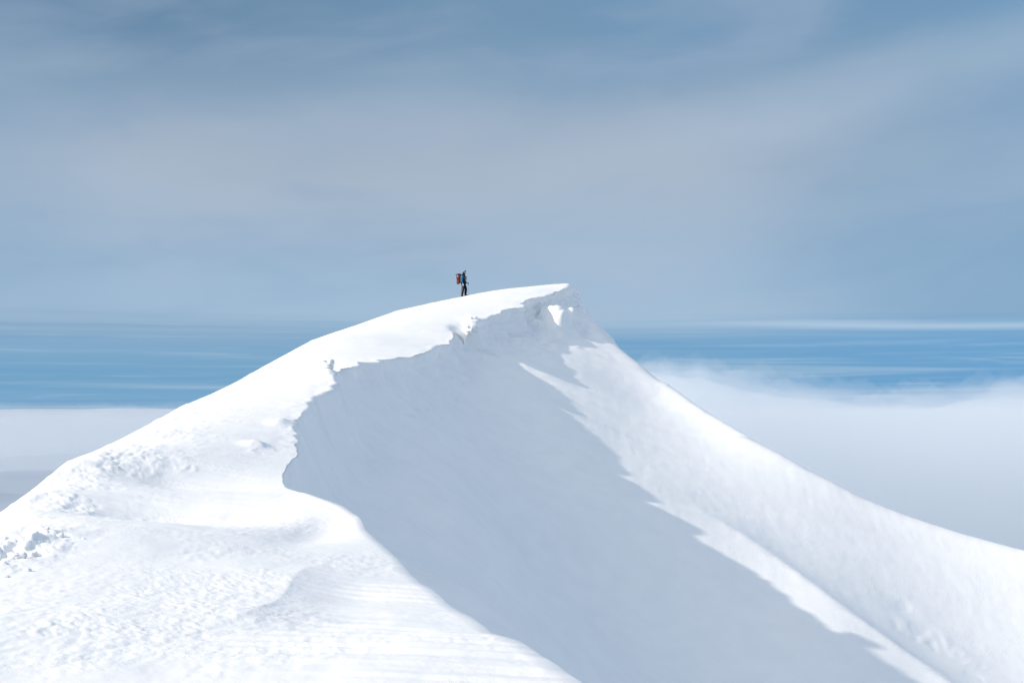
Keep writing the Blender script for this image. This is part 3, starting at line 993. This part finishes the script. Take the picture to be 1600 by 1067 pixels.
# ------------------------------------------------------------------ poles held in the hands
def pole(top, foot, label):
    rot = Matrix.Rotation(math.radians(-10), 3, 'Z')
    t_, f_ = rot @ Vector(top), rot @ Vector(foot)
    base = BASE + f_
    base.z = ground(base.x, base.y) - 0.03
    e = empty("trekking_pole", base)
    d = (BASE + t_) - base
    up = d.normalized()
    rod("shaft", [(0, 0, 0), up * 0.05, up * (d.length - 0.10)], [0.004, 0.006, 0.008], M['metal'], e)
    rod("grip", [up * (d.length - 0.11), up * (d.length - 0.02), up * (d.length + 0.03)], [0.015, 0.019, 0.016], M['black'], e)
    rod("basket", [up * 0.07, up * 0.085], [0.045, 0.04], M['black'], e, 14)
    tag(e, label, "trekking pole", "trekking poles held by the climber")
    return e


pole((WRr[0] + 0.03, WRr[1] + 0.035, WRr[2] - 0.08), (-0.16, -0.27, 0), "pale trekking pole in the white glove, slanting down beside the rear boot")
pole((WRl[0] + 0.10, WRl[1] + 0.03, WRl[2] - 0.03), (0.27, 0.22, 0), "thin trekking pole planted in the snow ahead of the front boot")

# ------------------------------------------------------------------ loose blocks of snow on the trampled spot at the left
random.seed(4)


def snow_block(px, py, Y, size, seed, label):
    p = at(px, py, Y)
    x, y = float(p[0]), float(p[1])
    bm = bmesh.new()
    bmesh.ops.create_icosphere(bm, subdivisions=4, radius=1)
    co = np.array([v.co for v in bm.verts])
    co = np.sign(co) * np.abs(co) ** 0.72                       # boxier than a ball
    n = fbm(co[:, 0] * 1.5 + seed, co[:, 1] * 1.5, co[:, 2] * 1.5, 5, seed, 0.65)
    n = n + 0.35 * (np.round(n * 5) / 5 - n)                    # broken, slightly facetted
    co = co * (1 + 0.62 * n)[:, None]
    rs = np.random.RandomState(seed)
    co = co * np.array([size * rs.uniform(.8, 1.3), size * rs.uniform(.8, 1.3), size * rs.uniform(.5, .8)])
    for v, c in zip(bm.verts, co):
        v.co = c
    me = bpy.data.meshes.new("snow_block")
    bm.to_mesh(me); bm.free()
    o = link("snow_block", me, M_SNOW)
    o.location = (x, y, ground(x, y) + size * 0.18)
    o.rotation_euler = (rs.uniform(-.3, .3), rs.uniform(-.3, .3), rs.uniform(0, 6))
    tag(o, label, "snow block", "loose snow blocks on the left slope")
    return o


for a in [(26, 912, 16.0, 0.085, 3, "largest snow chunk in the trampled patch at the left edge"),
          (52, 906, 16.3, 0.05, 5, "small rounded chunk right of the largest one in the trampled patch"),
          (73, 878, 17.8, 0.045, 7, "snow chunk at the right end of the trampled patch, near its upper side"),
          (94, 881, 17.6, 0.04, 9, "lone small snow chunk on smooth snow just right of the trampled patch"),
          (130, 882, 17.6, 0.022, 11, "tiny snow crumb lying alone farthest right of the trampled patch"),
          (43, 936, 15.1, 0.035, 13, "small snow chunk lying below the trampled patch"),
          (8, 948, 14.6, 0.03, 15, "small snow crumb near the left frame edge, lowest of the loose chunks")]:
    snow_block(*a)

# the block that leans out over the gap in the lip, and the lump lying on the snow behind it
for x, y, z, sx, sy, sz, rz, seed, lab in [(-2.25, 78.2, 4.22, .42, .72, .26, .1, 21, "big broken block jutting out over the notch in the cornice lip"),
                                           (-2.35, 80.4, 4.95, .30, .45, .17, .3, 23, "flat lump of snow lying on the crest just behind the notch in the cornice"),
                                           (-6.85, 52.6, 1.52, .20, .34, .22, .2, 25, "upright knob of snow on the corner of the cornice left of the climber")]:
    b = snow_block(500, 900, 20, 0.5, seed, lab)
    b.location = (x, y, z)
    b.scale = (sx / 0.5, sy / 0.5, sz / 0.33)
    b.rotation_euler = (0.1, 0.12, rz)
